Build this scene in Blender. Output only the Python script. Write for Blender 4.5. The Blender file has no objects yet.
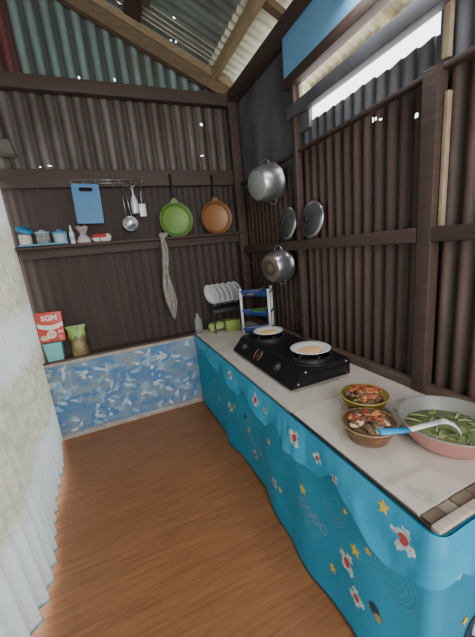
import bpy, bmesh, math, random
from mathutils import Vector, Matrix, noise
random.seed(7)
C = bpy.context.scene.collection
PI = math.pi
V = Vector

# ------------------------------------------------------------------ materials
def mat(name, col, rough=.6, metal=0, col2=None, nscale=8, stretch=(1, 1, 1), lo=.35, hi=.65, bump=0, spec=.5,
        col3=None, n3=2.5, lo3=.5, hi3=.7, detail=4, groove=None):
    m = bpy.data.materials.new(name); m.use_nodes = True
    nt = m.node_tree; N = nt.nodes; L = nt.links
    b = N['Principled BSDF']
    b.inputs['Roughness'].default_value = rough; b.inputs['Metallic'].default_value = metal
    b.inputs['Specular IOR Level'].default_value = spec
    b.inputs['Base Color'].default_value = (*col, 1)
    if col2 is None: col2 = tuple(c * .86 for c in col)
    tc = N.new('ShaderNodeTexCoord'); mp = N.new('ShaderNodeMapping'); mp.inputs['Scale'].default_value = stretch
    L.new(tc.outputs['Object'], mp.inputs[0])
    nz = N.new('ShaderNodeTexNoise'); nz.inputs['Scale'].default_value = nscale; nz.inputs['Detail'].default_value = detail
    L.new(mp.outputs[0], nz.inputs['Vector'])
    mr = N.new('ShaderNodeMapRange'); mr.inputs[1].default_value = lo; mr.inputs[2].default_value = hi
    L.new(nz.outputs['Fac'], mr.inputs[0])
    mx = N.new('ShaderNodeMix'); mx.data_type = 'RGBA'
    mx.inputs[6].default_value = (*col, 1); mx.inputs[7].default_value = (*col2, 1)
    L.new(mr.outputs[0], mx.inputs[0]); out = mx.outputs[2]
    if col3 is not None:
        n3n = N.new('ShaderNodeTexNoise'); n3n.inputs['Scale'].default_value = n3; n3n.inputs['Detail'].default_value = 5
        L.new(tc.outputs['Object'], n3n.inputs['Vector'])
        m3 = N.new('ShaderNodeMapRange'); m3.inputs[1].default_value = lo3; m3.inputs[2].default_value = hi3
        L.new(n3n.outputs['Fac'], m3.inputs[0])
        x3 = N.new('ShaderNodeMix'); x3.data_type = 'RGBA'; x3.inputs[7].default_value = (*col3, 1)
        L.new(m3.outputs[0], x3.inputs[0]); L.new(out, x3.inputs[6]); out = x3.outputs[2]
    if groove:      # darker tone in the valleys of a corrugated sheet
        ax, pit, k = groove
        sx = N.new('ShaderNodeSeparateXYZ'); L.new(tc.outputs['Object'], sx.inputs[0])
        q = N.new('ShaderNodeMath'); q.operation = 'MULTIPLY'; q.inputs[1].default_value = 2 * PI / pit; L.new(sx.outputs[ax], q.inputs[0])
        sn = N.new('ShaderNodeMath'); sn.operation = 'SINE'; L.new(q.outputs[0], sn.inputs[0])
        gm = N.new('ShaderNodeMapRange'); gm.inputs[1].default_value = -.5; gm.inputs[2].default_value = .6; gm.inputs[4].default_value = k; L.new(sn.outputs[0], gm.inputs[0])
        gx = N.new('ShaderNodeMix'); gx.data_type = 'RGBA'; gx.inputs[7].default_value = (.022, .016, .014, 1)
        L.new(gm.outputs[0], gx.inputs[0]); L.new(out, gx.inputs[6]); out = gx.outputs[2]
    L.new(out, b.inputs['Base Color'])
    if bump:
        bp = N.new('ShaderNodeBump'); bp.inputs['Strength'].default_value = bump; bp.inputs['Distance'].default_value = .01
        L.new(nz.outputs['Fac'], bp.inputs['Height']); L.new(bp.outputs[0], b.inputs['Normal'])
    return m

def clear_mat(name, col, amount=.8, rough=.08):
    """tinted clear plastic or glass: part see-through, part glossy"""
    m = bpy.data.materials.new(name); m.use_nodes = True
    nt = m.node_tree; N = nt.nodes; L = nt.links
    b = N['Principled BSDF']; b.inputs['Base Color'].default_value = (*col, 1); b.inputs['Roughness'].default_value = rough
    t = N.new('ShaderNodeBsdfTransparent'); t.inputs[0].default_value = (*[min(1, c + .38) for c in col], 1)
    mx = N.new('ShaderNodeMixShader')
    fr = N.new('ShaderNodeLayerWeight'); fr.inputs[0].default_value = .35
    mr = N.new('ShaderNodeMapRange'); mr.inputs[3].default_value = 1 - amount; mr.inputs[4].default_value = min(1, 1.3 - amount)
    L.new(fr.outputs['Facing'], mr.inputs[0]); L.new(mr.outputs[0], mx.inputs[0])
    L.new(t.outputs[0], mx.inputs[1]); L.new(b.outputs[0], mx.inputs[2])
    L.new(mx.outputs[0], N['Material Output'].inputs[0])
    return m

def floor_mat():
    m = bpy.data.materials.new('wood_vinyl'); m.use_nodes = True
    nt = m.node_tree; N = nt.nodes; L = nt.links; b = N['Principled BSDF']
    tc = N.new('ShaderNodeTexCoord')
    br = N.new('ShaderNodeTexBrick'); br.inputs['Scale'].default_value = 1
    br.inputs['Brick Width'].default_value = .9; br.inputs['Row Height'].default_value = .085
    br.inputs['Mortar Size'].default_value = .0012; br.inputs['Bias'].default_value = 0
    br.inputs['Color1'].default_value = (.250, .108, .046, 1); br.inputs['Color2'].default_value = (.276, .122, .053, 1)
    br.inputs['Mortar'].default_value = (.205, .092, .041, 1); br.offset = .37
    L.new(tc.outputs['Object'], br.inputs['Vector'])
    mp = N.new('ShaderNodeMapping'); mp.inputs['Scale'].default_value = (2.2, 38, 1); L.new(tc.outputs['Object'], mp.inputs[0])
    nz = N.new('ShaderNodeTexNoise'); nz.inputs['Scale'].default_value = 1.6; nz.inputs['Detail'].default_value = 6; L.new(mp.outputs[0], nz.inputs['Vector'])
    mr = N.new('ShaderNodeMapRange'); mr.inputs[1].default_value = .3; mr.inputs[2].default_value = .7; mr.inputs[3].default_value = .78; mr.inputs[4].default_value = 1.18
    L.new(nz.outputs['Fac'], mr.inputs[0])
    mx = N.new('ShaderNodeMix'); mx.data_type = 'RGBA'; mx.blend_type = 'MULTIPLY'; mx.inputs[0].default_value = 1
    L.new(br.outputs['Color'], mx.inputs[6]); L.new(mr.outputs[0], mx.inputs[7]); L.new(mx.outputs[2], b.inputs['Base Color'])
    b.inputs['Roughness'].default_value = .42; b.inputs['Specular IOR Level'].default_value = .4
    return m

def curtain_mat():
    m = bpy.data.materials.new('printed_sheer'); m.use_nodes = True
    nt = m.node_tree; N = nt.nodes; L = nt.links; b = N['Principled BSDF']
    tc = N.new('ShaderNodeTexCoord')
    # slanting bands of a beige-green print on pale fabric
    mp = N.new('ShaderNodeMapping'); mp.inputs['Scale'].default_value = (1, 1, 1); mp.inputs['Rotation'].default_value = (0, 0, 0)
    L.new(tc.outputs['Object'], mp.inputs[0])
    sp = N.new('ShaderNodeSeparateXYZ'); L.new(mp.outputs[0], sp.inputs[0])
    a = N.new('ShaderNodeMath'); a.operation = 'MULTIPLY_ADD'; a.inputs[1].default_value = .03
    L.new(sp.outputs['Y'], a.inputs[0]); L.new(sp.outputs['Z'], a.inputs[2])
    nz = N.new('ShaderNodeTexNoise'); nz.inputs['Scale'].default_value = 5; nz.inputs['Detail'].default_value = 5; L.new(mp.outputs[0], nz.inputs['Vector'])
    d = N.new('ShaderNodeMath'); d.operation = 'MULTIPLY_ADD'; d.inputs[1].default_value = .26; L.new(nz.outputs['Fac'], d.inputs[0]); L.new(a.outputs[0], d.inputs[2])
    sc_ = N.new('ShaderNodeMath'); sc_.operation = 'MULTIPLY_ADD'; sc_.inputs[1].default_value = 1 / 2.4; sc_.inputs[2].default_value = -.13 / 2.4; L.new(d.outputs[0], sc_.inputs[0])
    mr = N.new('ShaderNodeValToRGB'); er = mr.color_ramp.elements
    er[0].position = .16; er[0].color = (0, 0, 0, 1); er[1].position = .80; er[1].color = (0, 0, 0, 1)
    for ps, cv in ((.20, .9), (.375, .9), (.405, .12), (.50, .12), (.54, 1), (.745, .9)):
        ne = er.new(ps); ne.color = (cv, cv, cv, 1)
    L.new(sc_.outputs[0], mr.inputs[0])
    n2 = N.new('ShaderNodeTexNoise'); n2.inputs['Scale'].default_value = 16; n2.inputs['Detail'].default_value = 3; L.new(mp.outputs[0], n2.inputs['Vector'])
    cr = N.new('ShaderNodeValToRGB'); e = cr.color_ramp.elements
    e[0].position = .38; e[0].color = (.33, .35, .26, 1); e[1].position = .68; e[1].color = (.50, .49, .42, 1)
    k = cr.color_ramp.elements.new(.5); k.color = (.43, .43, .33, 1)
    k = cr.color_ramp.elements.new(.6); k.color = (.46, .45, .36, 1)
    L.new(n2.outputs['Fac'], cr.inputs[0])
    # small flowers dotted over the print
    vo = N.new('ShaderNodeTexVoronoi'); vo.inputs['Scale'].default_value = 9; L.new(mp.outputs[0], vo.inputs['Vector'])
    vr = N.new('ShaderNodeMapRange'); vr.inputs[1].default_value = .16; vr.inputs[2].default_value = .22; vr.inputs[3].default_value = .45; vr.inputs[4].default_value = 0
    L.new(vo.outputs['Distance'], vr.inputs[0])
    fx = N.new('ShaderNodeMix'); fx.data_type = 'RGBA'; L.new(vr.outputs[0], fx.inputs[0]); L.new(cr.outputs[0], fx.inputs[6]); fx.inputs[7].default_value = (.50, .36, .32, 1)
    mx = N.new('ShaderNodeMix'); mx.data_type = 'RGBA'; mx.inputs[6].default_value = (.50, .56, .58, 1)
    L.new(mr.outputs[0], mx.inputs[0]); L.new(fx.outputs[2], mx.inputs[7])
    # the lowest stretch of the cloth is plain
    pl = N.new('ShaderNodeMapRange'); pl.inputs[1].default_value = .38; pl.inputs[2].default_value = .52
    L.new(d.outputs[0], pl.inputs[0])
    L.new(mx.outputs[2], b.inputs['Base Color']); b.inputs['Roughness'].default_value = .9; b.inputs['Specular IOR Level'].default_value = .1
    t = N.new('ShaderNodeBsdfTranslucent'); L.new(mx.outputs[2], t.inputs[0])
    ms = N.new('ShaderNodeMixShader'); ms.inputs[0].default_value = .3
    L.new(b.outputs[0], ms.inputs[1]); L.new(t.outputs[0], ms.inputs[2]); L.new(ms.outputs[0], N['Material Output'].inputs[0])
    return m

ZS = (1, 1, .12)   # streaks run down the sheets
M = dict(
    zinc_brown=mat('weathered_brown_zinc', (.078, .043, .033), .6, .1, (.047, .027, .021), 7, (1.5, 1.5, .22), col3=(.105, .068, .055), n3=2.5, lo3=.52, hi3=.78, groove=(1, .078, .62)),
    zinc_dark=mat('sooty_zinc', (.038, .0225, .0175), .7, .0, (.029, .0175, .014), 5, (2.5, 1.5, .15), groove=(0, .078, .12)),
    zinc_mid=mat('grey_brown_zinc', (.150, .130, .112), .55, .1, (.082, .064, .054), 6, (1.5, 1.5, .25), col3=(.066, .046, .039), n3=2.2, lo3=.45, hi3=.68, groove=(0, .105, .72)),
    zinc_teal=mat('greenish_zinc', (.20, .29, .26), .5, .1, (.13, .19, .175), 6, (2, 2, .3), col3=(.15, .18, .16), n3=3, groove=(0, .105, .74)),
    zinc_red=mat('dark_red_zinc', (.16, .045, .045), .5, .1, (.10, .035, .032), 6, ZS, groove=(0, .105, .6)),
    zinc_haze=mat('glare_hazed_zinc', (.118, .122, .138), .6, .05, (.078, .080, .092), 5, (1, 1, .4), col3=(.062, .056, .058), n3=2.2),  # veil of glare round the bright gap is put into this colour
    roof_teal=mat('roof_sheet_teal', (.21, .26, .24), .55, .1, (.13, .165, .15), 5, (.3, 2, 1), col3=(.10, .10, .09), n3=2),
    roof_cream=mat('roof_sheet_cream_lit', (.74, .74, .58), .55, .05, (.50, .50, .38), 6, (.3, 2, 1)),  # cream sheet, raised further so its colour holds the eave daylight
    eave=mat('eave_sheet', (.68, .62, .42), .6, .05, (.50, .44, .28), 6, (1, 1, 1)),
    wood_dark=mat('dark_timber', (.062, .036, .027), .7, 0, (.042, .025, .019), 10, (1, 1, 6), bump=.2),
    wood_rail=mat('dark_plank', (.062, .036, .028), .7, 0, (.044, .026, .020), 7, (1, 9, 9), bump=.2),
    wood_mid=mat('brown_timber', (.15, .10, .06), .7, 0, (.095, .064, .038), 5, (2, 8, 8), bump=.1),
    wood_pale=mat('pale_timber', (.44, .34, .19), .7, 0, (.33, .25, .14), 5, (8, 2, 8), bump=.1),
    wood_pink=mat('raw_timber', (.34, .26, .18), .7, 0, (.26, .19, .13), 7, (8, 8, 2)),
    wood_brown=mat('worn_brown_plank', (.14, .092, .068), .7, 0, (.09, .06, .045), 6, (9, 1.5, 9)),
    wood_tan=mat('tan_timber', (.27, .20, .115), .7, 0, (.19, .14, .08), 5, (2, 8, 8), bump=.1),
    ledge=mat('ledge_board', (.085, .052, .038), .6, 0, (.05, .032, .025), 6, (2, 9, 9)),
    floor=floor_mat(), curtain=curtain_mat(),
    hem=mat('teal_hem', (.18, .40, .43), .8, 0, (.36, .52, .54), 30),
    blue_panel=mat('sky_blue_board', (.19, .45, .74), .6, 0, (.17, .41, .68), 6),
    paint_base=mat('blue_grey_paint', (.165, .25, .34), .6, 0, (.07, .175, .34), 6, (1, 1, 1.4), lo=.40, hi=.60, col3=(.185, .25, .31), n3=6, lo3=.50, hi3=.62),
    paint_white=mat('white_paint', (.50, .58, .64), .6, 0, (.36, .46, .55), 24),
    paint_light=mat('light_blue_paint', (.26, .39, .52), .6, 0, (.19, .32, .46), 20),
    paint_blue=mat('strong_blue_paint', (.04, .16, .38), .6, 0, (.08, .21, .40), 20),
    cement=mat('bare_cement', (.40, .36, .32), .85, 0, (.29, .25, .22), 14, bump=.3),
    worktop=mat('cream_worktop', (.62, .56, .51), .38, 0, (.53, .475, .43), 5, col3=(.36, .32, .29), n3=9, lo3=.60, hi3=.78),
    edge_dark=mat('dark_edge', (.05, .043, .04), .5),
    lath=mat('pale_lath', (.50, .44, .35), .7, 0, (.36, .31, .25), 14, (9, 1, 1)),
    brick_a=mat('brown_tile', (.24, .18, .13), .85, 0, (.15, .11, .085), 14),
    brick_b=mat('beige_tile', (.40, .33, .26), .85, 0, (.26, .21, .17), 14),
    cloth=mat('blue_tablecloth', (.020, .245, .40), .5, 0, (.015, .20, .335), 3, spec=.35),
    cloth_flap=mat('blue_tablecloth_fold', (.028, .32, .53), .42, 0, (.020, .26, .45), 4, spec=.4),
    p_yellow=mat('yellow_print', (.62, .45, .05), .6), p_white=mat('white_print', (.52, .58, .62), .6, 0, (.26, .42, .52), 26),
    p_red=mat('red_print', (.42, .045, .045), .6), p_pale=mat('pale_blue_print', (.10, .35, .48), .6), p_lilac=mat('lilac_print', (.22, .26, .50), .6),
    p_dark=mat('navy_print', (.02, .035, .07), .6), p_gold=mat('gold_print', (.38, .25, .06), .6),
    black=mat('black_enamel', (.007, .007, .008), .3, 0, (.009, .009, .010), 8, spec=.35),
    iron=mat('cast_iron', (.016, .016, .017), .55, .3), gold=mat('dull_gold', (.20, .105, .045), .5, .2),
    knob=mat('dark_knob', (.02, .02, .021), .35), steel=mat('steel', (.50, .51, .52), .28, .9, (.40, .41, .42), 6),
    alu=mat('aluminium', (.42, .43, .44), .36, .85, (.33, .34, .35), 6), alu_base=mat('brushed_pot_base', (.40, .42, .41), .42, .6, (.30, .32, .31), 5),
    burnt=mat('scorched_steel', (.26, .20, .16), .5, .5, (.12, .08, .06), 8), lid_face=mat('dull_lid_steel', (.10, .105, .108), .45, .5, (.065, .07, .072), 5),
    china=mat('white_china', (.74, .76, .77), .25, 0, (.68, .70, .72), 4), food_peach=mat('peach_batter', (.88, .47, .22), .6, 0, (.88, .57, .32), 14, bump=.2),
    amber=clear_mat('amber_glass', (.44, .33, .07), .90), amber_rim=mat('amber_rim', (.42, .33, .09), .15),
    smoky=clear_mat('smoky_glass', (.42, .29, .20), .90), smoky_rim=mat('brown_rim', (.30, .21, .11), .15),
    f_brown=mat('braised_brown', (.20, .10, .06), .4, 0, (.13, .06, .04), 20), f_red=mat('chilli_sauce', (.46, .115, .045), .35, 0, (.30, .07, .03), 20), f_orange=mat('fried_orange', (.72, .32, .14), .4, 0, (.6, .22, .08), 25),
    f_dark=mat('browned_bits', (.09, .05, .03), .4, 0, (.14, .09, .04), 25), f_green=mat('olive_bits', (.14, .13, .04), .4), f_pale=mat('pale_bits', (.66, .46, .31), .45),
    wok_out=mat('pink_enamel', (.42, .20, .17), .35, 0, (.38, .175, .15), 5), wok_in=mat('pale_grey_coating', (.23, .225, .212), .4, 0, (.20, .195, .182), 5),
    broth=mat('green_broth', (.30, .31, .16), .15, 0, (.20, .23, .10), 12), greens=mat('boiled_leaf', (.09, .15, .04), .45, 0, (.15, .21, .07), 14),
    stems=mat('pale_stem', (.34, .40, .18), .4, 0, (.24, .31, .12), 14),
    ladle_blue=mat('blue_handle', (.02, .30, .62), .4), ladle_white=mat('white_plastic', (.78, .79, .78), .4),
    rack_blue=mat('navy_plastic', (.018, .055, .21), .35, 0, (.014, .045, .18), 6), rack_white=mat('white_tube', (.70, .73, .76), .4),
    lime=mat('lime_plastic', (.16, .40, .06), .4), utensil=mat('brown_wood_utensil', (.30, .17, .10), .6),
    drainer=mat('black_wire', (.018, .017, .017), .5), green_box=mat('olive_green_box', (.22, .30, .07), .5, 0, (.17, .24, .05), 6),
    leafy=mat('bagged_greens', (.20, .30, .08), .6, 0, (.36, .42, .20), 12, bump=.5), clear=clear_mat('clear_plastic', (.55, .60, .60), .78),
    pan_green=mat('green_enamel', (.085, .175, .030), .4, 0, (.07, .15, .025), 4), pan_green_in=mat('green_coating', (.12, .23, .035), .45, 0, (.10, .195, .03), 4),
    pan_orange=mat('orange_enamel', (.19, .075, .028), .4, 0, (.16, .065, .024), 4), pan_orange_in=mat('orange_coating', (.27, .115, .042), .42, 0, (.24, .10, .036), 4),
    handle=mat('black_handle', (.014, .012, .012), .45), board_blue=mat('blue_plastic_board', (.012, .155, .36), .45, 0, (.010, .135, .315), 6),
    wire=mat('chrome_wire', (.42, .42, .42), .3, .8), towel=mat('grey_towel', (.34, .32, .29), .95, 0, (.20, .18, .16), 14, (4, 4, 1.5), bump=.3),
    grater=mat('pale_metal', (.50, .52, .54), .4, .4), tray_blue=mat('blue_tray', (.06, .26, .42), .45), lid_blue=mat('blue_lid', (.025, .22, .48), .4),
    tub_white=mat('milky_plastic', (.50, .50, .47), .45, 0, (.60, .56, .50), 5), tub_pale=mat('pale_blue_plastic', (.25, .38, .50), .4, 0, (.33, .44, .54), 10),
    spice=mat('brown_spice', (.20, .14, .11), .7), bag_clear=clear_mat('thin_bag', (.58, .50, .53), .62, .15), powder=mat('white_powder', (.66, .60, .60), .8),
    pk_red=mat('red_packet', (.40, .05, .055), .4), pk_white=mat('white_packet', (.66, .62, .62), .4), tube_w=mat('white_tube_bottle', (.62, .62, .68), .4),
    carton_red=mat('red_carton', (.60, .055, .035), .42, 0, (.54, .045, .03), 4), carton_white=mat('carton_white', (.80, .76, .73), .5), carton_pale=mat('carton_beige', (.60, .50, .38), .5),
    teal=mat('teal_plastic', (.17, .52, .52), .4, 0, (.15, .47, .47), 4), pouch_green=mat('bright_green_foil', (.12, .27, .025), .35, 0, (.22, .36, .08), 26),
    pouch_brown=mat('brown_foil', (.19, .15, .045), .35, 0, (.12, .085, .03), 14), pouch_patch=mat('tan_patch', (.30, .22, .10), .5), bracket=mat('grey_wood_block', (.13, .115, .10), .8),
)
# ------------------------------------------------------------------ mesh helpers
class G:
    def __init__(s): s.bm = bmesh.new()
    def face(s, vs, m=0, smooth=False):
        try: f = s.bm.faces.new(vs)
        except ValueError: return
        f.material_index = m; f.smooth = smooth
    def box(s, a, b, m=0, mx=None, bev=0):
        """box between two corners"""
        t = bmesh.new(); bmesh.ops.create_cube(t, size=1)
        a = V(a); b = V(b); c = (a + b) / 2; d = b - a
        for v in t.verts: v.co = V((v.co.x * d.x, v.co.y * d.y, v.co.z * d.z)) + c
        if bev: bmesh.ops.bevel(t, geom=t.edges[:], offset=bev, segments=2, affect='EDGES', profile=.6)
        return s.merge(t, m, mx, bool(bev))
    def merge(s, t, m, mx=None, smooth=False):
        mp = {}
        for v in t.verts: mp[v] = s.bm.verts.new(mx @ v.co if mx else v.co)
        for f in t.faces: s.face([mp[v] for v in f.verts], m, smooth)
        t.free(); return s
    def hexa(s, pts, m=0):
        """box from 8 points: 4 below then 4 above, same winding"""
        v = [s.bm.verts.new(p) for p in pts]
        for q in ((3, 2, 1, 0), (4, 5, 6, 7), (0, 1, 5, 4), (1, 2, 6, 5), (2, 3, 7, 6), (3, 0, 4, 7)): s.face([v[i] for i in q], m)
        return s
    def tube(s, pts, r, n=8, m=0, closed=False, flat=None):
        pts = [V(p) for p in pts]; k = len(pts); rings = []
        up = V((0, 0, 1)); prev = None
        for i, p in enumerate(pts):
            if closed: d = pts[(i + 1) % k] - pts[i - 1]
            else: d = pts[min(i + 1, k - 1)] - pts[max(i - 1, 0)]
            d.normalize()
            if prev is None:
                a = d.cross(up)
                if a.length < .05: a = d.cross(V((1, 0, 0)))
            else: a = prev - d * prev.dot(d)
            a.normalize(); prev = a; b = d.cross(a)
            rr = r[i] if isinstance(r, (list, tuple)) else r
            fl = flat if flat else 1
            rings.append([s.bm.verts.new(p + (a * math.cos(2 * PI * j / n) + b * math.sin(2 * PI * j / n) * fl) * rr) for j in range(n)])
        for i in range(k if closed else k - 1):
            A = rings[i]; B = rings[(i + 1) % k]
            for j in range(n): s.face([A[j], A[(j + 1) % n], B[(j + 1) % n], B[j]], m, True)
        if not closed:
            s.face(rings[0][::-1], m); s.face(rings[-1], m)
        return s
    def lathe(s, prof, n=32, m=0, mx=None, ms=None, sx=1, sy=1):
        """profile of (r, z); closes on the axis where r = 0; ms = material index per segment"""
        rings = []
        for r, z in prof:
            if r < 1e-6: ps = [V((0, 0, z))]
            else: ps = [V((r * sx * math.cos(2 * PI * j / n), r * sy * math.sin(2 * PI * j / n), z)) for j in range(n)]
            rings.append([s.bm.verts.new(mx @ p if mx else p) for p in ps])
        for i in range(len(rings) - 1):
            A, B = rings[i], rings[i + 1]; mi = ms[i] if ms else m
            for j in range(n):
                k = (j + 1) % n
                if len(A) == 1 and len(B) == 1: continue
                if len(A) == 1: s.face([A[0], B[j], B[k]], mi, True)
                elif len(B) == 1: s.face([A[j], A[k], B[0]], mi, True)
                else: s.face([A[j], A[k], B[k], B[j]], mi, True)
        return s
    def grid(s, fn, nu, nv, m=0, wrap=False, mfn=None, skip=None, smooth=True):
        g = [[s.bm.verts.new(fn(i / nu, j / nv)) for j in range(nv + 1)] for i in range(nu if wrap else nu + 1)]
        for i in range(nu):
            for j in range(nv):
                if skip and skip(i, j): continue
                a = g[i]; b = g[(i + 1) % len(g)]
                s.face([a[j], b[j], b[j + 1], a[j + 1]], mfn(i, j) if mfn else m, smooth)
        return s
    def prism(s, poly, h, mx=None, m=0):
        """2-D outline in xy raised to height h"""
        A = [s.bm.verts.new(mx @ V((x, y, 0)) if mx else V((x, y, 0))) for x, y in poly]
        B = [s.bm.verts.new(mx @ V((x, y, h)) if mx else V((x, y, h))) for x, y in poly]
        n = len(poly)
        s.face(A[::-1], m); s.face(B, m)
        for i in range(n): s.face([A[i], A[(i + 1) % n], B[(i + 1) % n], B[i]], m)
        return s
    def flat(s, poly, place, m=0):
        """a printed or painted patch: outline -> fan of faces placed on a surface by place(u, v)"""
        n = len(poly); cx = sum(p[0] for p in poly) / n; cy = sum(p[1] for p in poly) / n
        c = s.bm.verts.new(place(cx, cy)); rings = []
        for k in (.5, 1): rings.append([s.bm.verts.new(place(cx + (x - cx) * k, cy + (y - cy) * k)) for x, y in poly])
        for i in range(n):
            j = (i + 1) % n
            s.face([c, rings[0][i], rings[0][j]], m, True); s.face([rings[0][i], rings[1][i], rings[1][j], rings[0][j]], m, True)
        return s
    def blob(s, c, r, m=0, sq=(1, 1, 1), jag=.25, seed=0, rot=0):
        t = bmesh.new(); bmesh.ops.create_icosphere(t, subdivisions=2, radius=1)
        R = Matrix.Rotation(rot, 3, 'Z')
        for v in t.verts:
            k = 1 + jag * noise.noise(v.co * 1.6 + V((seed * 3.1, seed * 1.7, 0)))
            v.co = R @ V((v.co.x * sq[0], v.co.y * sq[1], v.co.z * sq[2])) * r * k + V(c)
        return s.merge(t, m, None, True)
    def obj(s, name, mats, parent=None, loc=None, recalc=True):
        if recalc: bmesh.ops.recalc_face_normals(s.bm, faces=s.bm.faces[:])
        me = bpy.data.meshes.new(name); s.bm.to_mesh(me); s.bm.free()
        for m in (mats if isinstance(mats, (list, tuple)) else [mats]): me.materials.append(M[m])
        o = bpy.data.objects.new(name, me); C.objects.link(o)
        if loc is not None: o.location = loc
        if parent is not None: o.parent = parent
        return o

def thing(name, label, cat, loc=(0, 0, 0), rz=0, group=None):
    o = bpy.data.objects.new(name, None); C.objects.link(o); o.empty_display_size = .05
    o.location = loc; o.rotation_euler = (0, 0, rz)
    return tag(o, label, cat, group)
def tag(o, label, cat, group=None, kind=None):
    o['label'] = label; o['category'] = cat
    if group: o['group'] = group
    if kind: o['kind'] = kind
    return o
def struct(o, label=None, cat=None):
    o['kind'] = 'structure'
    if label: o['label'] = label
    if cat: o['category'] = cat
    return o
def plab(o, label): o['label'] = label; return o
def dup(root, loc, rz=None, label=None):
    r = root.copy(); C.objects.link(r); r.location = loc
    if rz is not None: r.rotation_euler = (0, 0, rz)
    if label: r['label'] = label
    for ch in list(root.children):
        c = ch.copy(); C.objects.link(c); c.parent = r
        for g in list(ch.children):
            d = g.copy(); C.objects.link(d); d.parent = c
    return r
T = Matrix.Translation
def RX(a): return Matrix.Rotation(a, 4, 'X')
def RY(a): return Matrix.Rotation(a, 4, 'Y')
def RZ(a): return Matrix.Rotation(a, 4, 'Z')
def circle(r, n=24, c=(0, 0), a0=0): return [(c[0] + r * math.cos(a0 + 2 * PI * i / n), c[1] + r * math.sin(a0 + 2 * PI * i / n)) for i in range(n)]

# ------------------------------------------------------------------ camera
cam = bpy.data.cameras.new('camera'); co = bpy.data.objects.new('camera', cam); C.objects.link(co)
r = V((.91515594, -.39175187, -.09497407)); u = V((.1745522, .17275481, .9693747)); f = V((.36334712, .90370695, -.22647874))
co.matrix_world = Matrix(((r.x, u.x, -f.x, -1.3917), (r.y, u.y, -f.y, -3.0485), (r.z, u.z, -f.z, 1.56), (0, 0, 0, 1)))
cam.sensor_fit = 'HORIZONTAL'; cam.sensor_width = 36; cam.lens = 300.98 / 475 * 36; cam.clip_start = .02
bpy.context.scene.camera = co

# ------------------------------------------------------------------ the room
# axes: x = 0 is the right wall, y = 0 the back wall, z = 0 the floor
g = G(); g.box((-2.4, -5.2, -.06), (.08, .1, 0)); struct(g.obj('floor', 'floor'))
PITCH = .078
def sheet(g, axis, off, a0, a1, z0, z1, amp=.011, m=0, holes=(), dz=.25, z1fn=None, pitch=PITCH, top_wave=False):
    """one corrugated zinc sheet standing upright; axis 'x' runs along the back wall, 'y' along the right wall; holes are real gaps"""
    n = max(4, round((a1 - a0) / pitch * 8)); zs = {z0, z1}
    k = max(1, int((z1 - z0) / dz))
    zs = [z0 + (z1 - z0) * i / k for i in range(k + 1)]
    for h in holes: zs += [h[1] - h[2], h[1] + h[2]]
    zs = sorted(z for z in set(zs) if z0 <= z <= z1)
    cols = []
    us = [a0 + (a1 - a0) * i / n for i in range(n + 1)]
    for uu in us:
        w = amp * math.sin(2 * PI * uu / pitch); top = z1fn(uu) if z1fn else None
        col = []
        for z in zs:
            zz = z if top is None else z0 + (z - z0) / (z1 - z0) * (top - z0)
            p = (uu, off + w, zz) if axis == 'x' else (off + w, uu, zz)
            col.append(g.bm.verts.new(p))
        cols.append(col)
    for i in range(n):
        for j in range(len(zs) - 1):
            mid = (us[i] + us[i + 1]) / 2; mz = (zs[j] + zs[j + 1]) / 2
            if any(abs(mid - h[0]) < (us[1] - us[0]) * .6 and abs(mz - h[1]) < h[2] for h in holes): continue
            g.face([cols[i][j], cols[i + 1][j], cols[i + 1][j + 1], cols[i][j + 1]], m, True)
ROOF = lambda x: 3.10 - .44 * x
# back wall: sheets stacked between the rails, the gable sheets on top under the rake
g = G()
sheet(g, 'x', .03, -2.20, .06, .0, 1.70, .0045, 0)
sheet(g, 'x', .03, -2.20, .06, 1.70, 2.28, .0035, 0, pitch=.06)
sheet(g, 'x', .028, -2.20, .06, 2.22, 2.95, .012, 1, holes=[(-.335, 2.743, .010), (-.36, 2.47, .004), (-1.76, 2.36, .004), (-1.687, 2.367, .004)], pitch=.105)
sheet(g, 'x', .03, -1.74, .06, 2.88, 3.0, .013, 2, z1fn=lambda x: ROOF(x) + .01, pitch=.105, holes=[(-1.335, 2.9035, .0018), (-1.062, 2.9085, .0018)])
sheet(g, 'x', .035, -2.20, -1.72, 2.88, 3.0, .010, 3, z1fn=lambda x: ROOF(x) + .01, pitch=.105)
struct(g.obj('wall_back', ['zinc_dark', 'zinc_mid', 'zinc_teal', 'zinc_red'], recalc=False), 'corrugated zinc back wall with shelf rails and greenish gable', 'wall')
# right wall: dark ribbed sheets below, sheets tinted grey-blue for glare haze in the upper corner, a gap under the eave
g = G()
sheet(g, 'y', .03, -5.2, -1.0, .0, 1.56, .012, 0); sheet(g, 'y', .034, -1.06, .06, .0, 1.56, .008, 0)
hol = [(-1.70, 2.155, .011), (-1.735, 2.145, .007), (-1.755, 2.135, .004), (-1.965, 2.07, .009), (-1.24, 2.28, .004)]
sheet(g, 'y', .028, -5.2, -1.02, 1.52, 2.20, .012, 0, holes=hol)
sheet(g, 'y', .028, -1.04, .06, 1.52, 2.14, .008, 0)
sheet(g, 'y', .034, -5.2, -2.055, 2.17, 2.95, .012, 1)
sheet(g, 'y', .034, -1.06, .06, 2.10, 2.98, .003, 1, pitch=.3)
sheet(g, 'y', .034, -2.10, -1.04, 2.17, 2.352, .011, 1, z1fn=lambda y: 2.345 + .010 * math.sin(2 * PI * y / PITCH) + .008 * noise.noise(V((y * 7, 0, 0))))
struct(g.obj('wall_right', ['zinc_brown', 'zinc_haze'], recalc=False), 'dark corrugated zinc right wall behind the counter', 'wall')
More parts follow.
